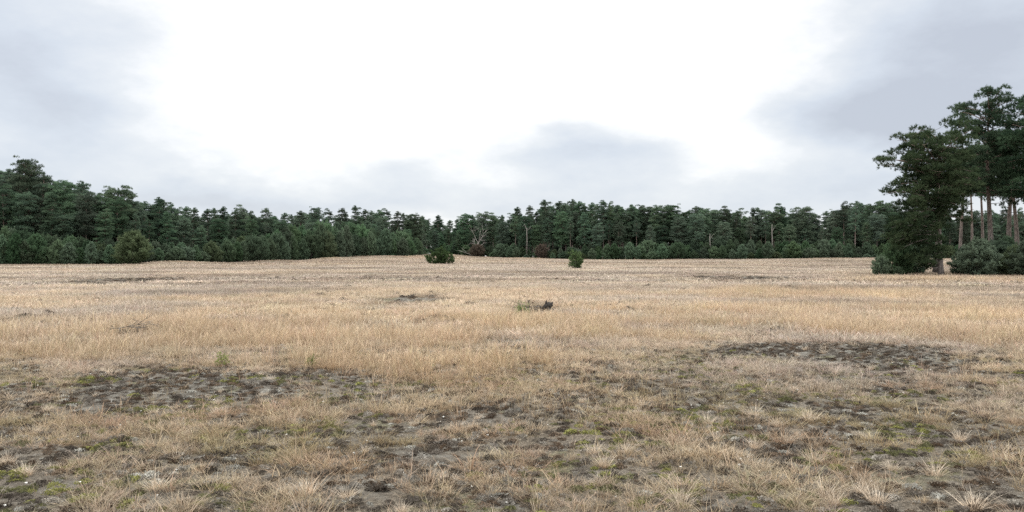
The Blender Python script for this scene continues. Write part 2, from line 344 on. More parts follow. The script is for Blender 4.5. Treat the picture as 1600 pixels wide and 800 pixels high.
def pine(seed, H, h0, rfn, nl, step=.36, tex=.9, pad=.62, pd=34, nl_len=.28, nw=.066, k=6, lean=.25, tr=.19, droop=0., flat=.62, topup=.9, dead=3, fork=0):
    """Scots pine: bare trunk, limbs, and flattened needle pads. Returns (wood G, crown G)."""
    rng = np.random.default_rng(seed); w = G(); c = G()
    hs = np.linspace(0, H * .97, 12); ph = rng.uniform(0, 6.3, 2)
    cx = lean * np.sin(hs / H * 3 + ph[0]) * hs / H - 0; cyy = lean * np.sin(hs / H * 2.4 + ph[1]) * hs / H
    tc = np.stack([cx, cyy, hs], 1); rr = tr * (1 - hs / H * .93) * (1 + .5 * np.exp(-hs / .35)) + .012
    w.tube(tc, rr, 9)
    def cen(h): return np.array([np.interp(h, hs, cx), np.interp(h, hs, cyy), h])
    t = (np.arange(nl) + rng.uniform(0, 1, nl)) / nl; t = t ** tex
    az = np.arange(nl) * 2.39996 + rng.normal(0, .5, nl)
    PP = []; DD = []; SS = []
    for i in range(nl):
        h = h0 + (H * .96 - h0) * t[i]; L = rfn(h, az[i]) * rng.uniform(.68, 1.08)
        if L < .25: continue
        q = t[i]; slope = (-droop * (1 - q) + topup * q ** 2.2) + rng.normal(.05, .2)
        d = np.array([math.cos(az[i]), math.sin(az[i]), 0]); side = np.array([-d[1], d[0], 0])
        s = np.linspace(0, 1, 6)[:, None]; bend = rng.normal(0, .12) * L; arc = .10 * L
        base = cen(h)
        P = base + d * L * s + np.array([0, 0, 1]) * (slope * L * s + arc * np.sin(s * 2.6) - .10 * L * s ** 2) + side * bend * s ** 2
        w.tube(P, (.022 + .018 * L / 2) * (1 - s[:, 0] * .8) * (tr / .19), 5)
        # pads along the outer limb
        npd = max(3, int(L / step)); ts = rng.uniform((.5 if tex > 1 and h < 5.2 else .22) if q < .7 else .05, 1.0, npd); ts[0] = 1.0
        for tt in ts:
            pc = np.array([np.interp(tt, s[:, 0], P[:, j]) for j in range(3)])
            off = side * rng.normal(0, .36) * min(L, 2.2) * (1.15 - .5 * tt) + np.array([0, 0, rng.normal(.10, .28)])
            if tt == 1.0: off *= .3
            pc2 = pc + off
            if tt < 1: w.tube(np.array([pc, (pc + pc2) / 2 + [0, 0, -.03], pc2]), np.array([.018, .012, .006]), 3, False)
            rp = pad * rng.uniform(.55, 1.2) * (.8 + .2 * min(1, L / 2))
            n = int(pd * rp * rp / pad / pad) + 4
            v = unit(rng.normal(0, 1, (n, 3))) * rng.uniform(.35, 1, (n, 1)) ** .6
            v[:, 2] = np.where(rng.uniform(0, 1, n) < .75, np.abs(v[:, 2]), v[:, 2])
            # ragged: sub-clumps
            ax = np.array([1., 1., flat]) * rp
            p = pc2 + v * ax + (np.outer(v @ d, d) * .35 * rp)
            dr = unit(v * [1, 1, .7] + np.array([0, 0, .75]) + d * .25)
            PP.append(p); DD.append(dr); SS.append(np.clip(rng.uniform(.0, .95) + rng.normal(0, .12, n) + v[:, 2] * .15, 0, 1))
    # leader shoots
    n = 46; tz = rng.uniform(0, 1, n); r0 = .06 + .50 * pad * (1 - tz)
    a = rng.uniform(0, 6.3, n); top = cen(H * .93)
    p = top + np.stack([np.cos(a) * r0 * rng.uniform(.2, 1, n), np.sin(a) * r0 * rng.uniform(.2, 1, n), (H * .085) * tz], 1)
    PP.append(p); DD.append(unit(np.stack([np.cos(a) * .4, np.sin(a) * .4, np.full(n, 1.)], 1))); SS.append(rng.uniform(.3, .8, n))
    for i in range(dead):   # dead snags under the crown
        h = rng.uniform(h0 * .45, h0); a_ = rng.uniform(0, 6.3); L = rng.uniform(.5, 1.4)
        b0 = cen(h); w.tube(np.array([b0, b0 + [math.cos(a_) * L * .6, math.sin(a_) * L * .6, .05], b0 + [math.cos(a_) * L, math.sin(a_) * L, -.12]]), np.array([.03, .02, .007]), 4)
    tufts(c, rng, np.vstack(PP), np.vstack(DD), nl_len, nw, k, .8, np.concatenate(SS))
    return w, c

def young(seed, H, Rr, whorl=.30, nb=11, nl_len=.22, nw=.06, k=5, power=.75, dens=13, up=.55, base=.05):
    """bushy young pine, needles down to the ground"""
    rng = np.random.default_rng(seed); w = G(); c = G()
    hs = np.linspace(0, H * .97, 7); w.tube(np.stack([.05 * np.sin(hs), .05 * np.cos(hs * 1.3), hs], 1), .012 + .018 * H * (1 - hs / H), 6)
    PP = []; DD = []; SS = []
    h = base
    while h < H * .95:
        r = Rr * (1 - h / H) ** power * (.55 + .45 * smooth(0, .22, h / H))
        for b in range(nb):
            a = rng.uniform(0, 6.3); L = r * rng.uniform(.6, 1.18) + .12
            d = np.array([math.cos(a), math.sin(a), 0]); sl = up * rng.uniform(.5, 1.3) + .5 * h / H
            s = np.linspace(0, 1, 4)[:, None]; z0 = h + rng.uniform(-.15, .15)
            P = np.array([0, 0, max(z0, .03)]) + d * L * s + np.array([0, 0, 1]) * sl * L * s ** 1.6 * .8
            w.tube(P, (.008 + .008 * L) * (1 - .8 * s[:, 0]), 3, False)
            n = int(dens * (L / .6)) + 3; ts = rng.uniform(.25, 1, n) ** .7
            p = np.stack([np.interp(ts, s[:, 0], P[:, j]) for j in range(3)], 1)
            lat = rng.normal(0, .17, (n, 3)) * (1.25 - ts[:, None]) * [1, 1, .6]; p = p + lat * min(1.5, .5 + L)
            p[:, 2] = np.maximum(p[:, 2], .04)
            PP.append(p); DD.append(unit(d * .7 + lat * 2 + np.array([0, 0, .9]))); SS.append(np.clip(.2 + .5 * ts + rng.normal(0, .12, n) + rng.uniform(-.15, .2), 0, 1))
        h += whorl * rng.uniform(.8, 1.2)
    q = np.vstack(PP); top = q[rng.uniform(0, 1, len(q)) < .10 ]; m_ = len(top)      # upright candles standing out of the outline
    for st in (.10, .24, .38):
        PP.append(top + np.stack([rng.normal(0, .03, m_), rng.normal(0, .03, m_), np.full(m_, st * H / 4.5)], 1)); DD.append(unit(np.stack([rng.normal(0, .25, m_), rng.normal(0, .25, m_), np.ones(m_)], 1))); SS.append(rng.uniform(.5, 1, m_))
    n = 30; z = H * (1 - .18 * rng.uniform(0, 1, n)); PP.append(np.stack([rng.normal(0, .06, n), rng.normal(0, .06, n), z], 1))
    DD.append(unit(np.stack([rng.normal(0, .35, n), rng.normal(0, .35, n), np.ones(n)], 1))); SS.append(rng.uniform(.5, .9, n))
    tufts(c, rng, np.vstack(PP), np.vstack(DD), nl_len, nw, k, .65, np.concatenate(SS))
    return w, c

def tree(name, wood_mesh, crown_mesh, loc, s, rz, label, cat, group=None, crown_name='crown'):
    e = bpy.data.objects.new(name, None); COL.objects.link(e); e.empty_display_size = .3
    e.location = loc; e.rotation_euler = (0, 0, rz); e.scale = s
    tag(e, label, cat, group)
    t = bpy.data.objects.new('trunk', wood_mesh); COL.objects.link(t); t.parent = e
    c = bpy.data.objects.new(crown_name, crown_mesh); COL.objects.link(c); c.parent = e
    return e

# ------------------------------------------------------------------ ground sheet
def ground():
    fr = np.concatenate([np.linspace(-math.pi, R(-52), 60, endpoint=False), np.linspace(R(-52), R(52), 1100, endpoint=False), np.linspace(R(52), math.pi, 60, endpoint=False)])
    rs = [.4]
    while rs[-1] < 420:
        r = rs[-1]; rs.append(r + max(.03, .0045 * r if r < 260 else .03 * r) if r > 3 else r + .35)
    rs = np.array(rs); na = len(fr); nr = len(rs)
    X = (rs[:, None] * np.sin(fr)[None]).ravel(); Y = (rs[:, None] * np.cos(fr)[None]).ravel()
    b = bare(X, Y); Z = height(X, Y)
    near = 1 - smooth(14, 26, np.hypot(X, Y))
    Z += near * ((fbm(X, Y, .22, 61, 3) - .5) * .05 * (.3 + b))
    px = px_of(X, Y); wood = smooth(-3, 2, np.where(Y > 5, Y, 0) - edge_d(px))
    wood = np.maximum(wood, .75 * np.exp(-((X - 36) / 7) ** 2 - ((Y - 70) / 6) ** 2))
    sx, sy = ground_hit(1183, 569)
    sand = (np.sqrt(((X - sx) / .16) ** 2 + ((Y - sy) / .16) ** 2) + (fbm(X, Y, .12, 5, 3) - .5) * 1.2 < .9).astype(float)
    V = np.stack([X, Y, Z], 1); V = np.vstack([V, [0, 0, H1(0, .1)]])
    i = np.arange(nr - 1)[:, None] * na; j = np.arange(na)[None]; j2 = (j + 1) % na
    a = (i + j).ravel(); a1 = (i + j2).ravel()
    T = np.concatenate([np.stack([a, a1, a1 + na], 1), np.stack([a, a1 + na, a + na], 1)])
    c = np.stack([np.full(na, len(V) - 1), (np.arange(na) + 1) % na, np.arange(na)], 1); T = np.concatenate([T[:, ::-1], c[:, ::1]])
    z = lambda q: np.append(q, 0)
    me = mesh_of('ground', V, T, [ground_mat()], {'bare': z(b), 'wood': z(wood), 'sand': z(sand)}, None, True)
    o = bpy.data.objects.new('ground', me); COL.objects.link(o); tag(o, kind='structure')
ground()

# ------------------------------------------------------------------ scatter (stuff) by geometry nodes
def scatter(name, label, cat, P, idx, scl, rot, tint, variants):
    coll = bpy.data.collections.new(name + '_pieces')
    for i, me in enumerate(variants):
        coll.objects.link(bpy.data.objects.new('%s_piece_%02d' % (name, i), me))
    me = bpy.data.meshes.new(name); me.vertices.add(len(P)); me.vertices.foreach_set('co', np.asarray(P, np.float32).ravel())
    a = me.attributes.new('vi', 'INT', 'POINT'); a.data.foreach_set('value', np.asarray(idx, np.int32))
    a = me.attributes.new('scl', 'FLOAT_VECTOR', 'POINT'); a.data.foreach_set('vector', np.asarray(scl, np.float32).ravel())
    a = me.attributes.new('rot', 'FLOAT_VECTOR', 'POINT'); a.data.foreach_set('vector', np.asarray(rot, np.float32).ravel())
    a = me.attributes.new('tint', 'FLOAT_COLOR', 'POINT'); a.data.foreach_set('color', np.asarray(np.hstack([tint, np.ones((len(P), 1))]), np.float32).ravel())
    ob = bpy.data.objects.new(name, me); COL.objects.link(ob); tag(ob, label, cat, kind='stuff')
    ng = bpy.data.node_groups.new(name, 'GeometryNodeTree')
    ng.interface.new_socket('Geometry', in_out='INPUT', socket_type='NodeSocketGeometry'); ng.interface.new_socket('Geometry', in_out='OUTPUT', socket_type='NodeSocketGeometry')
    N = ng.nodes; L = ng.links; gi = N.new('NodeGroupInput'); go = N.new('NodeGroupOutput')
    ci = N.new('GeometryNodeCollectionInfo'); ci.inputs['Collection'].default_value = coll
    ci.inputs['Separate Children'].default_value = True; ci.inputs['Reset Children'].default_value = True
    ip = N.new('GeometryNodeInstanceOnPoints'); ip.inputs['Pick Instance'].default_value = True
    def na(nm, ty):
        n = N.new('GeometryNodeInputNamedAttribute'); n.data_type = ty; n.inputs['Name'].default_value = nm; return n.outputs['Attribute']
    L.new(gi.outputs[0], ip.inputs['Points']); L.new(ci.outputs[0], ip.inputs['Instance']); L.new(na('vi', 'INT'), ip.inputs['Instance Index'])
    L.new(na('rot', 'FLOAT_VECTOR'), ip.inputs['Rotation']); L.new(na('scl', 'FLOAT_VECTOR'), ip.inputs['Scale'])
    L.new(ip.outputs[0], go.inputs[0])
    md = ob.modifiers.new('scatter', 'NODES'); md.node_group = ng
    return ob

# ---- grass blades
def blades(seed, n, rad, h, w, splay, seg=3, curl=.5, head=0., hv=.35):
    """n bent blades rooted in a disc of radius rad"""
    rng = np.random.default_rng(seed)
    a = rng.uniform(0, 6.3, n); r = rad * np.sqrt(rng.uniform(0, 1, n)); root = np.stack([r * np.cos(a), r * np.sin(a), np.full(n, -.012)], 1)
    b = a + rng.normal(0, .7, n); out = splay * rng.uniform(.15, 1.2, n) * (.5 + .5 * r / max(rad, 1e-6))
    hh = h * np.clip(rng.normal(1, hv, n), .3, 1.8); d = np.stack([np.cos(b) * out, np.sin(b) * out, np.ones(n)], 1); d = unit(d)
    cu = curl * rng.uniform(.2, 1.3, n); sd_ = np.stack([np.sin(b + rng.normal(0, .8, n)), -np.cos(b), np.zeros(n)], 1)
    ww = w * rng.uniform(.6, 1.4, n)
    rows = []
    for k in range(seg + 1):
        t = k / seg; P = root + d * (hh * t)[:, None] + np.stack([np.cos(b), np.sin(b), -.55 * np.ones(n)], 1) * (cu * hh * t * t)[:, None] * .6
        wk = ww * ((1 - t) ** .6 if not head else (.55 + head * math.exp(-((t - .85) / .16) ** 2)) * (1 if t < 1 else .25)); wk = np.maximum(wk, ww * .12)
        rows += [P - sd_ * wk[:, None] * .5, P + sd_ * wk[:, None] * .5]
    V = np.stack(rows, 1); m = 2 * (seg + 1); T = []
    for k in range(seg):
        T += [[2 * k, 2 * k + 1, 2 * k + 3], [2 * k, 2 * k + 3, 2 * k + 2]]
    T = (np.arange(n)[:, None, None] * m + np.array(T)[None]).reshape(-1, 3)
    A = np.repeat(rng.uniform(0, 1, n), m); tip = np.tile(np.repeat(np.arange(seg + 1) / seg, 2), n)
    return V.reshape(-1, 3), T, A, tip
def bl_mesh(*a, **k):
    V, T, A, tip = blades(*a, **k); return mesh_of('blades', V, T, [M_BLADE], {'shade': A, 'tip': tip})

# palette (linear albedo)
GREYP = np.array([.38, .333, .28]); STRAW = np.array([.445, .37, .275]); ORANGE = np.array([.45, .345, .222]); PALE = np.array([.58, .51, .41])
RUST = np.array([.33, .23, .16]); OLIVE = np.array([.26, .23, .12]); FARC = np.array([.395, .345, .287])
def lerp(a, b, t): return a + (b - a) * t[:, None]
def grass_tint(x, y, rng, tl):
    n1 = fbm(x, y, 3.5, 101, 4); n2 = fbm(x, y, 1.2, 113, 3); n3 = fbm(x, y, 9, 127, 3)
    c = lerp(np.tile(GREYP, (len(x), 1)), STRAW, smooth(.40, .64, n1))
    c = lerp(c, RUST, smooth(.60, .74, n2) * .55 * (1 - smooth(14, 30, y)))
    c = lerp(c, OLIVE, smooth(.62, .72, fbm(x, y, 1.7, 131, 3)) * .5 * (1 - smooth(10, 16, y)))
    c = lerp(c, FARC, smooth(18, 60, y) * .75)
    hb = np.zeros(len(x))
    for (ex, ey, rx, ry), a in BARE:
        if ey > 20: hb = np.maximum(hb, a * (1 - smooth(.6, 1.3, np.sqrt(((x - ex) / rx) ** 2 + ((y - ey) / (ry + 1)) ** 2) + (fbm(x, y, 2.5, 171, 3) - .5) * 1.4)))
    hb = np.maximum(hb, smooth(.52, .64, fbm(x * .5, y, 6, 173, 5, .6)) * .95 * smooth(18, 30, y))
    c = lerp(c, ORANGE, np.clip(tl, 0, 1) * .68)
    c = lerp(c, np.array([.20, .165, .135]), hb * .65)
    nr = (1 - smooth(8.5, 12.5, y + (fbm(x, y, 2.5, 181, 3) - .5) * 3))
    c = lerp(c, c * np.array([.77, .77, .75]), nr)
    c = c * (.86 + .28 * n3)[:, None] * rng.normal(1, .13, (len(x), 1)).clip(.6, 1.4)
    c = c * (1 + rng.normal(0, .03, (len(x), 3)))
    return np.clip(c, .02, .75)

def pts(rng, y0, y1, dens, half=R(44)):
    n = int(dens * half * (y1 * y1 - y0 * y0)); r = np.sqrt(rng.uniform(y0 * y0, y1 * y1, n)); a = rng.uniform(-half, half, n)
    return r * np.sin(a), r * np.cos(a)
def clear_wood(x, y, m=1.5): return y < edge_d(px_of(x, y)) + m

def sow():
    rng = np.random.default_rng(5)
    low = [bl_mesh(10 + i, 42, .06, .07, .0034, 1.4, 3, .8) for i in range(4)] + [bl_mesh(16 + i, 52, .05, .095, .003, 1.5, 3, .7) for i in range(2)] + [bl_mesh(18 + i, 46, .14, .10, .0032, 5, 2, .25) for i in range(3)]
    low2 = [bl_mesh(20 + i, 70, .30, .11, .011, 1.1, 2, .8) for i in range(5)]
    low3 = [bl_mesh(30 + i, 110, .80, .10, .034, 1.3, 2, .8) for i in range(4)]
    low4 = [bl_mesh(40 + i, 130, 2.4, .085, .085, 1.6, 2, .6) for i in range(4)]
    X = []; Y = []; I = []; S = []; Tn = []; off = 0
    meshes = low + low2 + low3 + low4
    for (y0, y1, dens, vs, off, sb) in ((3.6, 17, 180, 9, 0, 1.), (15, 44, 30, 5, 9, 1.), (40, 110, 4.6, 4, 14, 1.), (100, 275, .85, 4, 18, 1.)):
        x, y = pts(rng, y0, y1, dens); b = bare(x, y)
        cl = fbm(x, y, .45, 140, 3)
        keep = (rng.uniform(0, 1, len(x)) > b * .93 * (1 - .35 * smooth(30, 80, y))) & clear_wood(x, y) & ((cl > .40 + .06 * (1 - smooth(8, 12, y))) | (y > 20))
        x = x[keep]; y = y[keep]; b = b[keep]
        X.append(x); Y.append(y); I.append(off + rng.integers(0, vs, len(x)))
        s = np.clip(rng.normal(1, .28, len(x)), .45, 1.9) * (1 - .45 * b) * (.75 + .6 * fbm(x, y, 1.0, 150, 3))
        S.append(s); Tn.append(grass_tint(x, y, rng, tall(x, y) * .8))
    X = np.concatenate(X); Y = np.concatenate(Y); S = np.concatenate(S); n = len(X)
    II = np.concatenate(I); tilt = np.where(II < 9, .12, np.where(II < 14, .05, .012))
    rot = np.stack([rng.normal(0, 1, n) * tilt, rng.normal(0, 1, n) * tilt, rng.uniform(0, 6.3, n)], 1)
    scatter('heath_grass', 'short dry straw coloured grass covering the open field', 'grass', np.stack([X, Y, height(X, Y)], 1), np.concatenate(I),
            np.stack([S, S, S * rng.uniform(.8, 1.3, n)], 1), rot, np.vstack(Tn), meshes)
    # tall tawny grass
    tl1 = [bl_mesh(60 + i, 16, .08, .225, .0034, .42, 4, .5, head=.9, hv=.4) for i in range(5)]
    tl2 = [bl_mesh(70 + i, 48, .30, .20, .0075, .45, 3, .5, head=.5, hv=.4) for i in range(4)]
    tl3 = [bl_mesh(80 + i, 70, .9, .19, .02, .7, 2, .5) for i in range(4)]
    tl4 = [bl_mesh(85 + i, 60, 2.0, .17, .05, .8, 2, .5) for i in range(3)]
    X = []; Y = []; I = []; S = []; Tn = []
    for (y0, y1, dens, vs, off) in ((3.6, 19, 62, 5, 0), (17, 45, 22, 4, 5), (42, 110, 4, 4, 9), (100, 200, .6, 3, 13)):
        x, y = pts(rng, y0, y1, dens); t = tall(x, y)
        keep = (rng.uniform(0, 1, len(x)) < t * .9 + .015 * (1 - smooth(18, 30, y))) & clear_wood(x, y, -2)
        x = x[keep]; y = y[keep]; t = t[keep]
        X.append(x); Y.append(y); I.append(off + rng.integers(0, vs, len(x)))
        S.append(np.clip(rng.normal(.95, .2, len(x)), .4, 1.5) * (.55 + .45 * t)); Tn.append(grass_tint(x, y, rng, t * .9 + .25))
    X = np.concatenate(X); Y = np.concatenate(Y); S = np.concatenate(S); n = len(X)
    tilt = np.where(np.concatenate(I) < 9, .06, .012); rot = np.stack([rng.normal(0, 1, n) * tilt, rng.normal(.5, 1, n) * tilt, rng.uniform(0, 6.3, n)], 1)
    scatter('tall_grass', 'taller tawny orange grass in a band across the field', 'grass', np.stack([X, Y, height(X, Y)], 1), np.concatenate(I),
            np.stack([S, S, S], 1), rot, np.vstack(Tn), tl1 + tl2 + tl3 + tl4)
    # pale spiky tussocks in the foreground
    sp = [bl_mesh(200 + i, 150, .05, .155, .0026, 1.35, 4, .5, hv=.28) for i in range(4)]
    spots = [(1265, 660, 1.1), (1175, 652, 1.1), (1105, 664, .9), (1232, 695, .8), (1180, 700, .8), (245, 768, 1.0), (480, 775, .9), (1270, 725, .9), (1120, 690, .7), (1215, 668, .7),
             (40, 745, .9), (1345, 775, .9), (1160, 605, .8), (1090, 620, .7), (1330, 620, .7), (925, 710, .8), (945, 730, .8), (1460, 745, 1.0), (1560, 720, .9), (1520, 800, 1.0),
             (1290, 780, 1.0), (1065, 795, .9), (410, 630, .6), (1060, 780, .8), (1370, 790, 1.1), (700, 760, .7), (830, 600, .6), (275, 720, .6), (1500, 690, .8), (1240, 610, .7), (1000, 650, .7)]
    xy = [ground_hit(a, b) + (s,) for a, b, s in spots]
    x, y = pts(rng, 4, 16, 1.1); xs = np.array([q[0] for q in xy] + list(x)); ys = np.array([q[1] for q in xy] + list(y))
    S = np.array([q[2] * .85 for q in xy] + list(rng.uniform(.3, .65, len(x)))); n = len(xs)
    scatter('grass_tussocks', 'pale spiky tussocks of dry grass scattered over the foreground', 'grass', np.stack([xs, ys, height(xs, ys)], 1), rng.integers(0, 4, n),
            np.stack([S, S, S], 1), np.stack([np.zeros(n), np.zeros(n), rng.uniform(0, 6.3, n)], 1), np.clip(PALE * .88 * rng.normal(1.02, .07, (n, 1)), 0, .72), sp)
    # lichen and moss cushions
    def cush(seed, nface, r, hh):
        g = np.random.default_rng(seed); n = nface; v = unit(g.normal(0, 1, (n, 3))); v[:, 2] = np.abs(v[:, 2]); p = v * [r, r, hh] * g.uniform(.55, 1, (n, 1))
        k = .0075 * (1 if r < .1 else 2.2); u = g.normal(0, 1, (n, 3)) * k; q = g.normal(0, 1, (n, 3)) * k * [1, 1, .8]
        return mesh_of('cushion', np.stack([p - u * .5, p + u * .5, p + q], 1).reshape(-1, 3), np.arange(n * 3).reshape(-1, 3), [M_BLADE], {'shade': np.repeat(g.uniform(0, 1, n), 3), 'tip': np.full(n * 3, .85)})
    cs = [cush(300 + i, 190, .06, .022) for i in range(4)] + [cush(310 + i, 420, .25, .03) for i in range(3)]
    X = []; Y = []; I = []
    for (y0, y1, dens, vs, off) in ((3.6, 18, 190, 4, 0), (17, 60, 8, 3, 4)):
        x, y = pts(rng, y0, y1, dens); b = bare(x, y)
        keep = rng.uniform(0, 1, len(x)) < .48 + .52 * b; x = x[keep]; y = y[keep]
        X.append(x); Y.append(y); I.append(off + rng.integers(0, vs, len(x)))
    X = np.concatenate(X); Y = np.concatenate(Y); n = len(X); S = rng.uniform(.35, 1.25, n)
    pal = np.array([[.065, .055, .045], [.12, .105, .088], [.20, .185, .16], [.28, .275, .245], [.10, .10, .05], [.17, .17, .06], [.07, .05, .035], [.12, .09, .065]])
    mossy = smooth(.5, .62, fbm(X, Y, .9, 161, 3)) * (1 - smooth(9, 14, Y))
    w = np.stack([.28 + 0 * X, .25 + 0 * X, .19 + 0 * X, .045 + 0 * X, .5 * mossy, .35 * mossy, .10 + 0 * X, .14 + 0 * X], 1); w /= w.sum(1, keepdims=True)
    ci = (rng.uniform(0, 1, (n, 1)) > np.cumsum(w, 1)).sum(1).clip(0, 7)
    scatter('lichen_and_moss', 'dark cushions of lichen and moss on the bare soil', 'lichen', np.stack([X, Y, height(X, Y)], 1), np.concatenate(I),
            np.stack([S, S, S * rng.uniform(.6, 1.4, n)], 1), np.stack([rng.normal(0, .2, n), rng.normal(0, .2, n), rng.uniform(0, 6.3, n)], 1), pal[ci] * rng.uniform(.75, 1.25, (n, 1)), cs)
    # pale specks
    x, y = pts(rng, 4, 13, 3.5); n = len(x); S = rng.uniform(.4, 1.2, n)
    ch = []
    for i in range(3):
        g = np.random.default_rng(400 + i); V = unit(g.normal(0, 1, (14, 3))) * [.012, .009, .006] + [0, 0, .02]
        import itertools
        bm_v = V; T = np.array([[a, b, c] for a, b, c in itertools.combinations(range(7), 3)]); ch.append(mesh_of('speck', bm_v, T, [M_BLADE], {'shade': np.full(14, .5), 'tip': np.ones(14)}))
    scatter('pale_pebbles', 'tiny pale pebbles and lichen flecks between the tufts', 'pebbles', np.stack([x, y, height(x, y)], 1), rng.integers(0, 3, n), np.stack([S, S, S], 1),
            np.stack([0 * x, 0 * x, rng.uniform(0, 6.3, n)], 1), np.tile([.62, .6, .55], (n, 1)), ch)
sow()

# ------------------------------------------------------------------ tree kinds
def rf(prof, asym=0, aa=0):
    hs, rs = zip(*prof)
    return lambda h, az: float(np.interp(h, hs, rs)) * (1 + asym * math.cos(az - aa))
KINDS = []   # (look, wood mesh, crown mesh, H)
def kind(look, H, *a, **k):
    w, c = pine(*((a[0], H) + a[1:]), **k); KINDS.append((look, g_mesh('trunk', w, M_BARK, True), g_mesh('crown', c, M_PINE), H, w, c))
kind('round-crowned', 16, 1, 6.5, rf([(6, 1.5), (9, 2.7), (12, 2.9), (14.5, 2.0), (16, .6)]), 44)
kind('ragged narrow', 16, 2, 5.0, rf([(5, 1.4), (8, 2.1), (11, 1.9), (14, 1.3), (16, .4)], .2, 1), 40, pad=.55, topup=.6)
kind('flat-topped', 16, 3, 7.0, rf([(7.5, 1.6), (11, 2.6), (14, 3.2), (15.3, 2.6), (16, 1.2)], .15, 2), 40, flat=.5, topup=.5)
kind('pointed', 16, 4, 5.0, rf([(4.5, 2.0), (8, 2.3), (12, 1.6), (14.5, .9), (16, .25)]), 46, pad=.5, topup=.8)
kind('broad full-crowned', 16, 5, 4.5, rf([(4, 2.4), (8, 3.2), (12, 3.0), (14.5, 1.8), (16, .5)], .12, 4), 56, pad=.68)
kind('lopsided', 16, 6, 6.0, rf([(5.5, 1.4), (9, 2.8), (12, 2.4), (14.5, 1.8), (16, .7)], .45, 3.2), 42)
kind('thin-crowned', 16, 7, 8.5, rf([(8, 1.0), (11, 1.9), (13.5, 1.7), (15.2, 1.1), (16, .4)], .25, 5), 26, pad=.6, tr=.17, dead=7)
kind('domed', 16, 8, 6.0, rf([(5.5, 2.0), (9, 3.0), (12, 3.1), (14.4, 2.4), (16, .9)]), 52, pad=.72, flat=.7, topup=.7)
YK = []
def ykind(look, mat, *a, **k):
    w, c = young(*a, **k); YK.append((look, g_mesh('trunk', w, M_BARK), g_mesh('crown', c, mat), a[1]))
ykind('rounded', M_YOUNG, 31, 4.5, 2.1)
ykind('conical', M_YOUNG, 32, 5.0, 1.8, power=.95)
ykind('broad low', M_YOUNG, 33, 3.6, 2.3, power=.6)
ykind('upright', M_YOUNG, 34, 5.2, 1.7, power=.7, up=.8)
ykind('shaggy', M_YOUNG, 35, 4.6, 2.2, power=.7, dens=11)
ykind('yellowish', M_YOLIVE, 36, 4.8, 2.3, power=.85)
ykind('rust-brown', M_BROWN, 37, 3.6, 2.4, power=.55, dens=10)

ORD = ['first', 'second', 'third', 'fourth', 'fifth', 'sixth', 'seventh', 'eighth', 'ninth', 'tenth', 'eleventh', 'twelfth', 'thirteenth', 'fourteenth', 'fifteenth', 'sixteenth']
LAND = [(0, 'the left edge of the photo'), (208, 'the big yellowish bush'), (688, 'the dark lone bush'), (746, 'the bleached dead tree'), (823, 'the kinked pale trunk'),
        (900, 'the small lone bush'), (1109, 'the short pale stub'), (1206, 'the slender pale trunk'), (1375, 'the big dark pine')]
def ordinal_labels(pxs, fmt):
    """fmt(look index, ordinal phrase) per item, counted away from the nearest landmark"""
    out = [None] * len(pxs); near = [min(LAND, key=lambda l: abs(l[0] - p)) for p in pxs]
    for lp, ln in LAND:
        for sgn, word in ((-1, 'left'), (1, 'right')):
            ii = sorted([i for i in range(len(pxs)) if near[i][0] == lp and (pxs[i] - lp) * sgn >= 0 and not (sgn == 1 and pxs[i] == lp and False)], key=lambda i: abs(pxs[i] - lp))
            for n, i in enumerate(ii):
                o = ORD[n] if n < len(ORD) else 'number %d' % (n + 1)
                out[i] = fmt(i, (o + ' in from ' + ln) if lp == 0 else '%s %s of %s' % (o, word, ln))
    return out

# skyline pines: (photo x, photo y of the top)
SKY = [(10, 262), (42, 250), (66, 266), (83, 282), (97, 284), (112, 291), (130, 281), (150, 303), (170, 296), (185, 292), (199, 309), (211, 315), (227, 313), (248, 306), (258, 311), (268, 321),
       (279, 324), (290, 321), (302, 323), (323, 325), (337, 324), (348, 321), (368, 327), (380, 323), (391, 330), (416, 324), (430, 336), (444, 331), (457, 334), (471, 328), (493, 325),
       (513, 326), (535, 324), (557, 320), (570, 326), (580, 328), (592, 329), (603, 326), (621, 329), (632, 332), (647, 335), (661, 336), (685, 335), (702, 343), (714, 341), (727, 335),
       (740, 335), (755, 332), (771, 335), (783, 335), (798, 340), (809, 322), (827, 320), (838, 329), (853, 311), (864, 322), (875, 313), (884, 316), (893, 310), (904, 313), (913, 318), (924, 315),
       (934, 318), (943, 311), (953, 315), (964, 319), (972, 322), (985, 321), (997, 324), (1012, 322), (1025, 321), (1037, 322), (1050, 321), (1069, 331), (1088, 324), (1100, 328), (1113, 327),
       (1135, 325), (1152, 328), (1177, 323), (1190, 327), (1209, 329), (1221, 321), (1238, 332), (1254, 323), (1271, 335), (1292, 329), (1305, 329), (1318, 315), (1336, 313), (1348, 316), (1360, 317), (1372, 316),
       (1385, 315), (1402, 318), (1425, 320), (1450, 322), (1478, 318), (1500, 326), (1520, 330), (1545, 325), (1570, 322), (1592, 325)]
rng = np.random.default_rng(77)
def place_pine(px, top, depth, look_i, label, group, zmin=.75):
    D = float(edge_d(px)) + depth; x = (px - 800) / F * D; z = H1(x, D)
    h = .965 * (CAMH + (HOR - top) / F * D - z); K = KINDS[look_i]; s = h / K[3]; sx = s * rng.uniform(.84, 1.22)
    return tree('pine_tree', K[1], K[2], (x, D, z - .05), (sx, sx, s), rng.uniform(0, 6.28), label, 'tree', group)
def pick(px, spacing):
    if 800 <= px <= 970: c = [3, 3, 1, 3, 6, 3, 1]
    elif 975 <= px <= 1290: c = [7, 0, 2, 4, 7, 5, 2, 3]
    elif px < 200: c = [1, 5, 0, 3, 6, 4, 1]
    else: c = [0, 1, 3, 4, 5, 1, 3, 6]
    return c[rng.integers(0, len(c))]
kk = [pick(p, 0) for p, t in SKY]
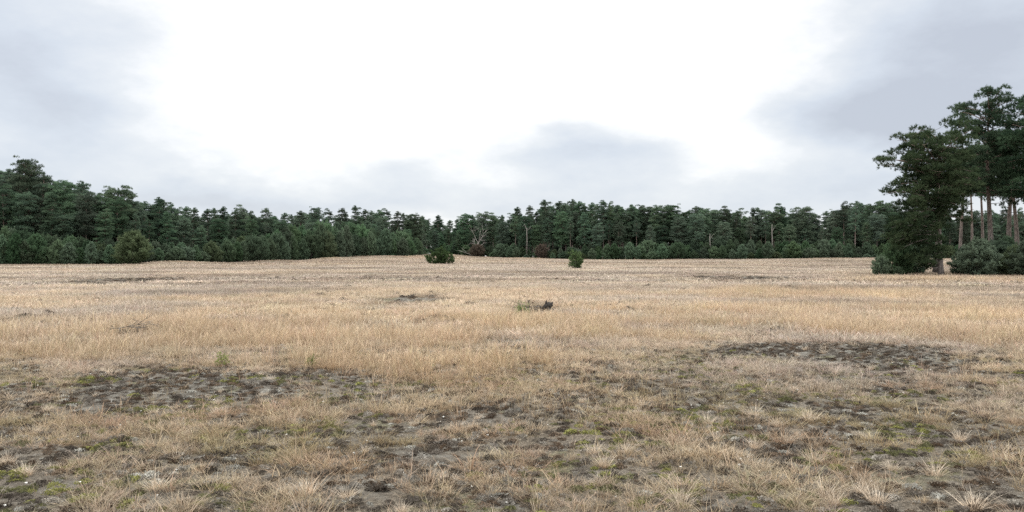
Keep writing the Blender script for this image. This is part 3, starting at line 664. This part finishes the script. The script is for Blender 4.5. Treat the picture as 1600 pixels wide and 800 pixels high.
lab = ordinal_labels([p for p, t in SKY], lambda i, o: 'tall %s skyline pine, %s' % (KINDS[kk[i]][0], o))
for i, (p, t) in enumerate(SKY):
    place_pine(p, t, rng.uniform(11, 22), kk[i], lab[i], 'tall pines along the skyline')
# lower pines standing in front of them, behind the bushes
MID = []
p = 6.0
while p < 1600:
    skyt = np.interp(p, [q[0] for q in SKY], [q[1] for q in SKY]); t = skyt + rng.uniform(9, 34) * (1.5 if p < 160 else 1)
    MID.append((round(p), t)); p += rng.uniform(14, 30)
km = [int(rng.choice([0, 1, 2, 4, 5, 7, 6, 3])) for _ in MID]
lab = ordinal_labels([p for p, t in MID], lambda i, o: 'lower %s pine behind the bushes, %s' % (KINDS[km[i]][0], o))
for i, (p, t) in enumerate(MID):
    place_pine(p, t, rng.uniform(4.5, 10), km[i], lab[i], 'lower pines behind the bushes')
# bushes along the wood's edge: top of the bushes in the photo
BT = ([0, 60, 130, 200, 260, 330, 400, 440, 500, 550, 600, 640, 656, 668, 700, 730, 765, 800, 830, 850, 870, 1000, 1150, 1300, 1370, 1480, 1600],
      [352, 368, 372, 374, 376, 376, 366, 356, 350, 352, 356, 360, 372, 388, 380, 384, 380, 384, 386, 392, 386, 380, 378, 378, 382, 384, 384])
BU = []
for row, (dep, st) in enumerate(((0.4, 13.0), (4.2, 11.5))):
    p = 2.0 + row * 6
    while p < 1500:
        if not (row == 0 and (196 < p < 222 or 834 < p < 858 or 722 < p < 762)) and not (row == 0 and 664 < p < 684):
            BU.append((round(p, 1), np.interp(p, *BT) + (5 if p < 640 else 2) + (rng.uniform(-6, 4) if row else rng.uniform(-4, 17)), dep + rng.uniform(-.8, 1.2), row))
        p += st * rng.uniform(.7, 1.3) * (1.1 if p < 300 else 1)
kb = [int(rng.choice([0, 1, 1, 2, 3, 3, 4, 1])) if rng.uniform() > .05 else 5 for _ in BU]
def bush(px, top, dep, ki, label, group, wide=1., name='young_pine'):
    D = float(edge_d(px)) + dep; x = (px - 800) / F * D; z = H1(x, D); h = max(1.2, CAMH + (HOR - top) / F * D - z); K = YK[ki]; s = h / K[3]
    sx = wide * (s * .55 + .45) * rng.uniform(.85, 1.2)
    return tree(name, K[1], K[2], (x, D, z - .04), (sx, sx, s), rng.uniform(0, 6.28), label, 'young tree', group)
for row in (0, 1):
    ii = [i for i, b in enumerate(BU) if b[3] == row]
    lab = ordinal_labels([BU[i][0] for i in ii], lambda j, o: '%s %s-row young pine, %s' % (YK[kb[ii[j]]][0], ('front', 'back')[row], o))
    for j, i in enumerate(ii): bush(BU[i][0], BU[i][1], BU[i][2], kb[i], lab[j], 'young pines edging the wood, %s row' % ('front', 'back')[row])
place_pine(662, 345, 26, 4, 'broad full-crowned pine closing the gap left of the dark lone bush', None)
place_pine(677, 352, 30, 4, 'broad full-crowned pine directly behind the dark lone bush', None)
bush(677, 386, 6, 0, 'rounded young pine at the wood edge directly behind the dark lone bush', None)
bush(655, 372, 5, 1, 'conical young pine at the gap in the wood left of the dark lone bush', None)
bush(208, 362, -2.5, 5, 'big yellowish green young pine bulging out of the left wood onto the grass', None, 1.3)
bush(745, 384, -1, 6, 'rust-brown dry bush under the bleached dead tree', None, 1.2, 'dry_bush')
bush(728, 384, 1, 0, 'rounded young pine just left of the bleached dead tree', None, 1.0)
bush(847, 384, 2, 6, 'rust-brown dry bush in the gap between green young pines', None, 1.0, 'dry_bush')

# far-off wood behind: nobody could count it
def far_wood():
    n = 1150; px = rng.uniform(-620, 2150, n); dep = rng.uniform(12, 115, n)
    out = (px < -5) | (px > 1605); dep = np.where(out, rng.uniform(2, 50, n), dep)
    D = edge_d(px) + dep; x = (px - 800) / F * D; z = height(x, D)
    skyt = np.interp(px, [q[0] for q in SKY], [q[1] for q in SKY]); h = CAMH + (HOR - skyt) / F * D - z - rng.uniform(1.8, 5.5, n); under = rng.uniform(0, 1, n) < .5; s = np.where(under, rng.uniform(.42, .62, n), h / 16)
    me = []
    w_, c_ = pine(99, 16, 1.2, rf([(1, 3.2), (6, 4.2), (12, 3.0), (16, .6)]), 70, pad=.95, nw=.11, nl_len=.45, flat=.8)
    for K in KINDS[:4] + [(0, 0, 0, 0, w_, c_)]:
        V1, T1, A1 = K[4].arrays(); V2, T2, A2 = K[5].arrays()
        me.append(mesh_of('wood_tree', np.vstack([V1, V2]), np.vstack([T1, T2 + len(V1)]), [M_BARK, M_PINE], {'shade': np.concatenate([A1, A2])},
                          np.concatenate([np.zeros(len(T1)), np.ones(len(T2))])))
    scatter('far_wood', 'dark mass of further pines behind the front trees of the wood', 'woodland', np.stack([x, D, z], 1), np.where(under, 4, rng.integers(0, 4, n)), np.stack([s, s, s], 1),
            np.stack([0 * x, 0 * x, rng.uniform(0, 6.3, n)], 1), np.tile([.5, .5, .5], (n, 1)), me)
far_wood()

# ------------------------------------------------------------------ the stand of big pines at the right
def at(px, D):
    x = (px - 800) / F * D; return x, D, H1(x, D)
def hero(name, px, D, top, look, label, seed, h0, prof, nl, mat=M_HERO, rz=0., asym=0, aa=0, rfn=None, **k):
    x, y, z = at(px, D); H = CAMH + (HOR - top) / F * D - z
    w, c = pine(seed, H, h0, rfn or rf([(a * H, b) for a, b in prof], asym, aa), nl, nl_len=.21, nw=.042, k=10, **k)
    return tree(name, g_mesh('trunk', w, M_BARK, True), g_mesh('crown', c, mat), (x, y, z - .05), (1, 1, 1), rz, label, 'tree')
def hero_r(h, az):
    cl = .5 - .5 * math.cos(az)      # 1 towards the left (-x)
    left = np.interp(h, [.6, 1.2, 2, 4, 5, 6.5, 7.6, 8.8, 9.6, 10.6, 11.8], [1.6, 2.4, 3.2, 4.0, 4.2, 3.9, 4.4, 4.6, 3.6, 2.9, 1.3])
    right = np.interp(h, [.6, 5.0, 5.6, 6.4, 7.5, 9, 10.6, 11.8], [.0, .0, 1.0, 1.5, 1.8, 2.1, 1.9, .9])
    side = np.interp(h, [.6, 5.0, 5.8, 6.8, 9, 10.6, 11.8], [.0, .2, 1.8, 3.0, 2.8, 2.1, .9])
    c = math.cos(az); s2 = math.sin(az) ** 2
    return float((left if c < 0 else right) * (1 - s2) + side * s2)
hero('pine_tree', 1470, 63, 211, '', 'big dark olive pine at the left end of the right-hand stand, limbs sweeping left', 501, 1.0, None, 165, rfn=hero_r, pad=.52, pd=28, step=.54, topup=.35, tex=1.15, tr=.19, lean=-.3, droop=.12, dead=2)
hero('pine_tree', 1462, 71, 262, '', 'pine with a grey trunk right behind the big dark olive pine', 502, 5.0, [(.35, 1.2), (.6, 2.4), (.85, 1.8), (1, .5)], 30, step=.5, topup=.45, pad=.55, pd=40, lean=.55, tr=.22)
hero('pine_tree', 1549, 70, 158, '', 'tallest leaning pine with pinkish trunk and ragged flat top, near the right edge', 503, 6.6, [(.42, 1.6), (.55, 2.4), (.7, 2.7), (.85, 2.5), (.96, 2.6), (1, 1.2)], 48, step=.5, pad=.55, pd=40, lean=.55, tr=.25, topup=.45, mat=M_STAND, asym=.25, aa=3.3, )
hero('pine_tree', 1628, 66, 150, '', 'huge dark pine cut off by the right edge of the photo', 504, 5.5, [(.35, 2.4), (.5, 3.2), (.7, 3.4), (.88, 2.4), (1, .7)], 62, step=.5, topup=.45, pad=.62, pd=42, lean=.55, tr=.3, mat=M_STAND)
hero('pine_tree', 1500, 84, 240, '', 'slim pine behind the gap, first dark trunk right of the big dark olive pine', 505, 7.4, [(.55, 1.7), (.7, 2.6), (.88, 2.2), (1, .7)], 34, step=.5, topup=.45, pad=.6, pd=40, lean=.55, tr=.20, mat=M_STAND)
hero('pine_tree', 1518, 92, 245, '', 'slim pine with reddish trunk, second behind the gap in the right-hand stand', 506, 8.4, [(.6, 1.5), (.72, 2.2), (.88, 2.0), (1, .6)], 28, step=.5, topup=.45, pad=.55, pd=38, lean=.55, tr=.17, mat=M_STAND)
hero('pine_tree', 1535, 86, 226, '', 'slim pine with purplish trunk just left of the tallest leaning pine', 507, 8.6, [(.55, 1.5), (.7, 2.2), (.88, 2.2), (1, .7)], 30, step=.5, topup=.45, pad=.55, pd=38, lean=.55, tr=.18, mat=M_STAND)
hero('pine_tree', 1578, 74, 196, '', 'thick grey-trunked pine, left one of a close pair near the right edge', 508, 6.8, [(.45, 1.9), (.6, 2.7), (.85, 2.3), (1, .7)], 40, step=.5, topup=.45, pad=.6, pd=42, lean=.55, tr=.25, mat=M_STAND)
hero('pine_tree', 1589, 79, 205, '', 'dark-trunked pine, right one of a close pair near the right edge', 509, 7.0, [(.45, 1.6), (.6, 2.5), (.85, 2.2), (1, .7)], 36, step=.5, topup=.45, pad=.6, pd=42, lean=.55, tr=.24, mat=M_STAND)
hero('pine_tree', 1680, 74, 165, '', 'tall pine beyond the right edge of the photo', 510, 6.0, [(.4, 2.2), (.6, 2.9), (.85, 2.3), (1, .7)], 50, pad=.7, pd=46, lean=.55, tr=.25, mat=M_STAND)
for i, (px, D, top, ki, wd, lb) in enumerate([
        (1506, 66, 388, 4, 1.0, 'shaggy young pine just right of the big dark pine trunk'),
        (1530, 62.5, 376, 0, 1.35, 'large dark rounded young pine under the tallest leaning pine'),
        (1556, 64, 380, 2, 1.2, 'broad low young pine between the tallest pine and the close pair'),
        (1585, 62, 384, 5, 1.1, 'yellowish young pine at the foot of the close pair of pines'),
        (1606, 61, 378, 4, 1.2, 'young pine cut off by the right edge of the photo'),
        (1522, 70, 376, 1, 1.0, 'conical young pine behind the shaggy one in the right-hand stand'),
        (1572, 69, 372, 3, 1.2, 'upright young pine in the second row of the right-hand stand'),
        (1650, 63, 376, 0, 1.3, 'rounded young pine beyond the right edge of the photo'),
        (1402, 66, 374, 4, 1.1, 'shaggy green young pine under the sweeping limbs of the big dark pine'),
        (1425, 70, 372, 0, 1.1, 'rounded young pine behind the shaggy one below the big dark pine'),
        (1376, 64, 402, 2, .62, 'smallest young pine at the left tip of the right-hand stand'),
        (1404, 61.5, 417, 2, .45, 'knee-high young pine in the grass below the big dark pine')]):
    x, y, z = at(px, D); K = YK[ki]; h = max(.6, CAMH + (HOR - top) / F * D - z); s = h / K[3]; sx = wd * (s * .6 + .3)
    tree('young_pine', K[1], K[2], (x, y, z - .04), (sx, sx, s), i * 1.7, lb, 'young tree', None)

# ------------------------------------------------------------------ lone bushes on the field
def merge(a, b, off):
    V, T, A = b.arrays(); a.add(V + np.array(off), T, A)
x, y = ground_hit(688, 413); hb_ = 24 / F * y; rb_ = 23 / F * y
w, c = young(601, hb_, rb_ * .8, whorl=.30, nb=4, nl_len=.24, nw=.05, k=9, power=.7, dens=8, up=.5)
for sd2, ox, oy, hh, rr_ in ((611, -rb_ * .45, .1, .62, .62), (612, rb_ * .5, -.1, .55, .6), (613, rb_ * .1, -.3, .8, .5)):
    w2, c2 = young(sd2, hb_ * hh, rb_ * rr_, whorl=.28, nb=4, nl_len=.24, nw=.05, k=9, power=.6, dens=8, up=.6); merge(w, w2, (ox, oy, 0)); merge(c, c2, (ox, oy, 0))
M_DARKN = foliage_mat('dark_pine_needles', (.018, .034, .014), (.075, .110, .045), .0, var=.1)
tree('pine_bush', g_mesh('trunk', w, M_BARK), g_mesh('crown', c, M_DARKN), (x, y, H1(x, y) - .03), (1, 1, 1), .4, 'dark wide pine bush standing alone on the field, left of centre', 'bush')
x, y = ground_hit(899, 420)
hb_ = 25 / F * y
w, c = young(602, hb_, hb_ * .52, whorl=.2, nb=4, nl_len=.15, nw=.06, k=7, power=.55, dens=8, up=.7)
w2, c2 = young(622, hb_ * .6, hb_ * .33, whorl=.2, nb=6, nl_len=.15, nw=.06, k=7, power=.5, dens=8, up=.8); merge(w, w2, (hb_ * .3, 0, 0)); merge(c, c2, (hb_ * .3, 0, 0))
tree('leafy_bush', g_mesh('trunk', w, M_BARK), g_mesh('crown', c, M_LEAF), (x, y, H1(x, y) - .03), (1, 1, 1), 1., 'small fresh green bush standing alone on the field, right of centre', 'bush')

# ------------------------------------------------------------------ dead wood
def branchy(g, rng, p, d, L, r, depth, kids=3, up=.25, k=5):
    s = np.linspace(0, 1, 5)[:, None]; bend = rng.normal(0, .22, 3) * L
    P = p + d * L * s + bend * s ** 2 + np.array([0, 0, up * L]) * s ** 2
    g.tube(P, r * (1 - .72 * s[:, 0]), k)
    if depth:
        for q in range(kids):
            t = rng.uniform(.35, .98); b = np.array([np.interp(t, s[:, 0], P[:, j]) for j in range(3)])
            nd = unit(d + rng.normal(0, .65, 3)); branchy(g, rng, b, nd, L * rng.uniform(.4, .7), r * (1 - .72 * t) * .75, depth - 1, kids, up, 4)
def wood_obj(name, g, mat, loc, label, cat):
    o = bpy.data.objects.new(name, g_mesh(name, g, mat, True)); COL.objects.link(o); o.location = loc; return tag(o, label, cat)
r2 = np.random.default_rng(9)
g = G(); D = float(edge_d(746)) + 1.0; x = (746 - 800) / F * D
g.tube(np.array([[0, 0, -.1], [.1, 0, 1.5], [.0, 0, 3.2], [.25, .1, 4.6]]), np.array([.24, .2, .17, .15]), 8)
for d_, L_ in (((-.6, 0, .9), 3.4), ((.55, .2, .9), 3.8), ((.15, 0, 1), 3.6), ((-.9, .1, .35), 2.6), ((.9, 0, .4), 2.2)):
    branchy(g, r2, np.array([.2, .08, r2.uniform(3.2, 4.5)]), unit(np.array(d_)), L_, .13, 2, 4, .1)
wood_obj('dead_tree', g, M_PALEBARK, (x, D, H1(x, D)), 'bleached dead tree with bare forked limbs at the edge of the wood', 'dead tree')
g = G(); branchy(g, r2, np.array([1.6, 0, 0]), unit(np.array([-1, .1, .62])), 4.6, .13, 1, 3, .05)
D = float(edge_d(735)) - .5; x = (735 - 800) / F * D
wood_obj('leaning_dead_branch', g, M_PALEBARK, (x, D, H1(x, D)), 'bleached dead branch leaning left beside the dead tree', 'dead branch')
for px, dp, y0, y1, kink, lb in ((823, 3.2, 350, 378, 1, 'pale bare trunk with a kinked top left of the small lone bush'), (1206, 3.5, 350, 377, 0, 'slender pale bare trunk in the wood right of centre'),
                               (1109, 3.2, 365, 380, 0, 'short pale dead stub in the right half of the wood')):
    D = float(edge_d(px)) + dp; x = (px - 800) / F * D; z = H1(x, D); h = CAMH + (HOR - y0) / F * D - z; g = G()
    g.tube(np.array([[0, 0, -.1], [.1, 0, h * .5], [.0, 0, h * .85], [-.7 if kink else .1, .1, h]]), np.array([.12, .10, .085, .03]), 7)
    branchy(g, r2, np.array([0, 0, h * .8]), unit(np.array([.7, 0, .6])), 1.2, .05, 1, 3)
    wood_obj('bare_trunk', g, M_PALEBARK, (x, D, z), lb, 'dead tree')
# fallen branch in the tall grass, left
x, y = ground_hit(200, 530); g = G(); r3 = np.random.default_rng(12)
branchy(g, r3, np.array([-.42, 0, .14]), unit(np.array([1, .1, .12])), .85, .022, 2, 6, .05, 6)
branchy(g, r3, np.array([-.05, .05, .17]), unit(np.array([1, -.1, .25])), .5, .016, 2, 6, .1, 5)
branchy(g, r3, np.array([-.3, 0, .16]), unit(np.array([-.4, 0, .6])), .14, .018, 1, 3, .1, 5)
g.tube(np.array([[-.2, 0, -.05], [-.18, 0, .08], [-.2, 0, .17]]), np.array([.02, .018, .015]), 5)
g.tube(np.array([[.22, 0, -.05], [.2, .02, .1], [.2, 0, .22]]), np.array([.018, .016, .012]), 5)
fb = wood_obj('fallen_branch', g, M_GREYWOOD, (x, y, H1(x, y) + .12), 'grey twiggy fallen branch caught in the tall grass on the left', 'dead branch'); fb.scale = (.85, .85, .5)
# broken stump and sticks in the middle
x, y = ground_hit(856, 486); g = G(); r4 = np.random.default_rng(14)
g.tube(np.array([[-.16, 0, .0], [-.05, 0, .10], [.04, .02, .16], [.14, .02, .15]]), np.array([.05, .085, .09, .045]), 8)
g.tube(np.array([[-.02, 0, .1], [-.05, 0, .22], [-.035, 0, .30]]), np.array([.06, .035, .006]), 6)
g.tube(np.array([[.06, 0, .12], [.11, .0, .2], [.14, 0, .24]]), np.array([.05, .035, .01]), 6)
for a_ in range(4): g.tube(np.array([[0, 0, .08], [math.cos(a_ * 1.7) * .2, math.sin(a_ * 1.7) * .2, .0], [math.cos(a_ * 1.7) * .3, math.sin(a_ * 1.7) * .3, -.04]]), np.array([.04, .025, .008]), 5)
wood_obj('broken_stump', g, M_DARKWOOD, (x, y, H1(x, y) + .02), 'small black broken stump lying in the middle of the field', 'stump')
x, y = ground_hit(833, 486); g = G()
branchy(g, r4, np.array([.25, 0, .05]), unit(np.array([-1, .1, .1])), .75, .018, 2, 6, .1, 5)
branchy(g, r4, np.array([-.1, 0, .03]), unit(np.array([-.15, 0, 1])), .26, .012, 1, 3, .1, 4)
wood_obj('dead_sticks', g, M_GREYWOOD, (x, y, H1(x, y) + .07), 'thin grey dead branch with side twigs left of the black stump', 'dead branch')
# seedlings
w, c = young(701, .22, .05, whorl=.05, nb=6, nl_len=.05, nw=.010, k=6, power=.6, dens=10, up=.9, base=.01)
M_SEED = foliage_mat('seedling_needles', (.07, .11, .02), (.17, .22, .05), .0)
sw, scn = g_mesh('stem', w, M_BARK), g_mesh('leaves', c, M_SEED)
for px, py, s, lb in ((346, 573, .5, 'small green pine seedling at the left edge of the tall grass'), (487, 574, .42, 'tiny green seedling right of the first, at the tall grass edge'),
                      (815, 494, .9, 'slim green seedling below the grey dead branch mid-field')):
    x, y = ground_hit(px, py)
    e = tree('pine_seedling', sw, scn, (x, y, H1(x, y)), (s, s, s), px, lb, 'seedling', None, 'leaves'); e.children[0].name = 'stem'
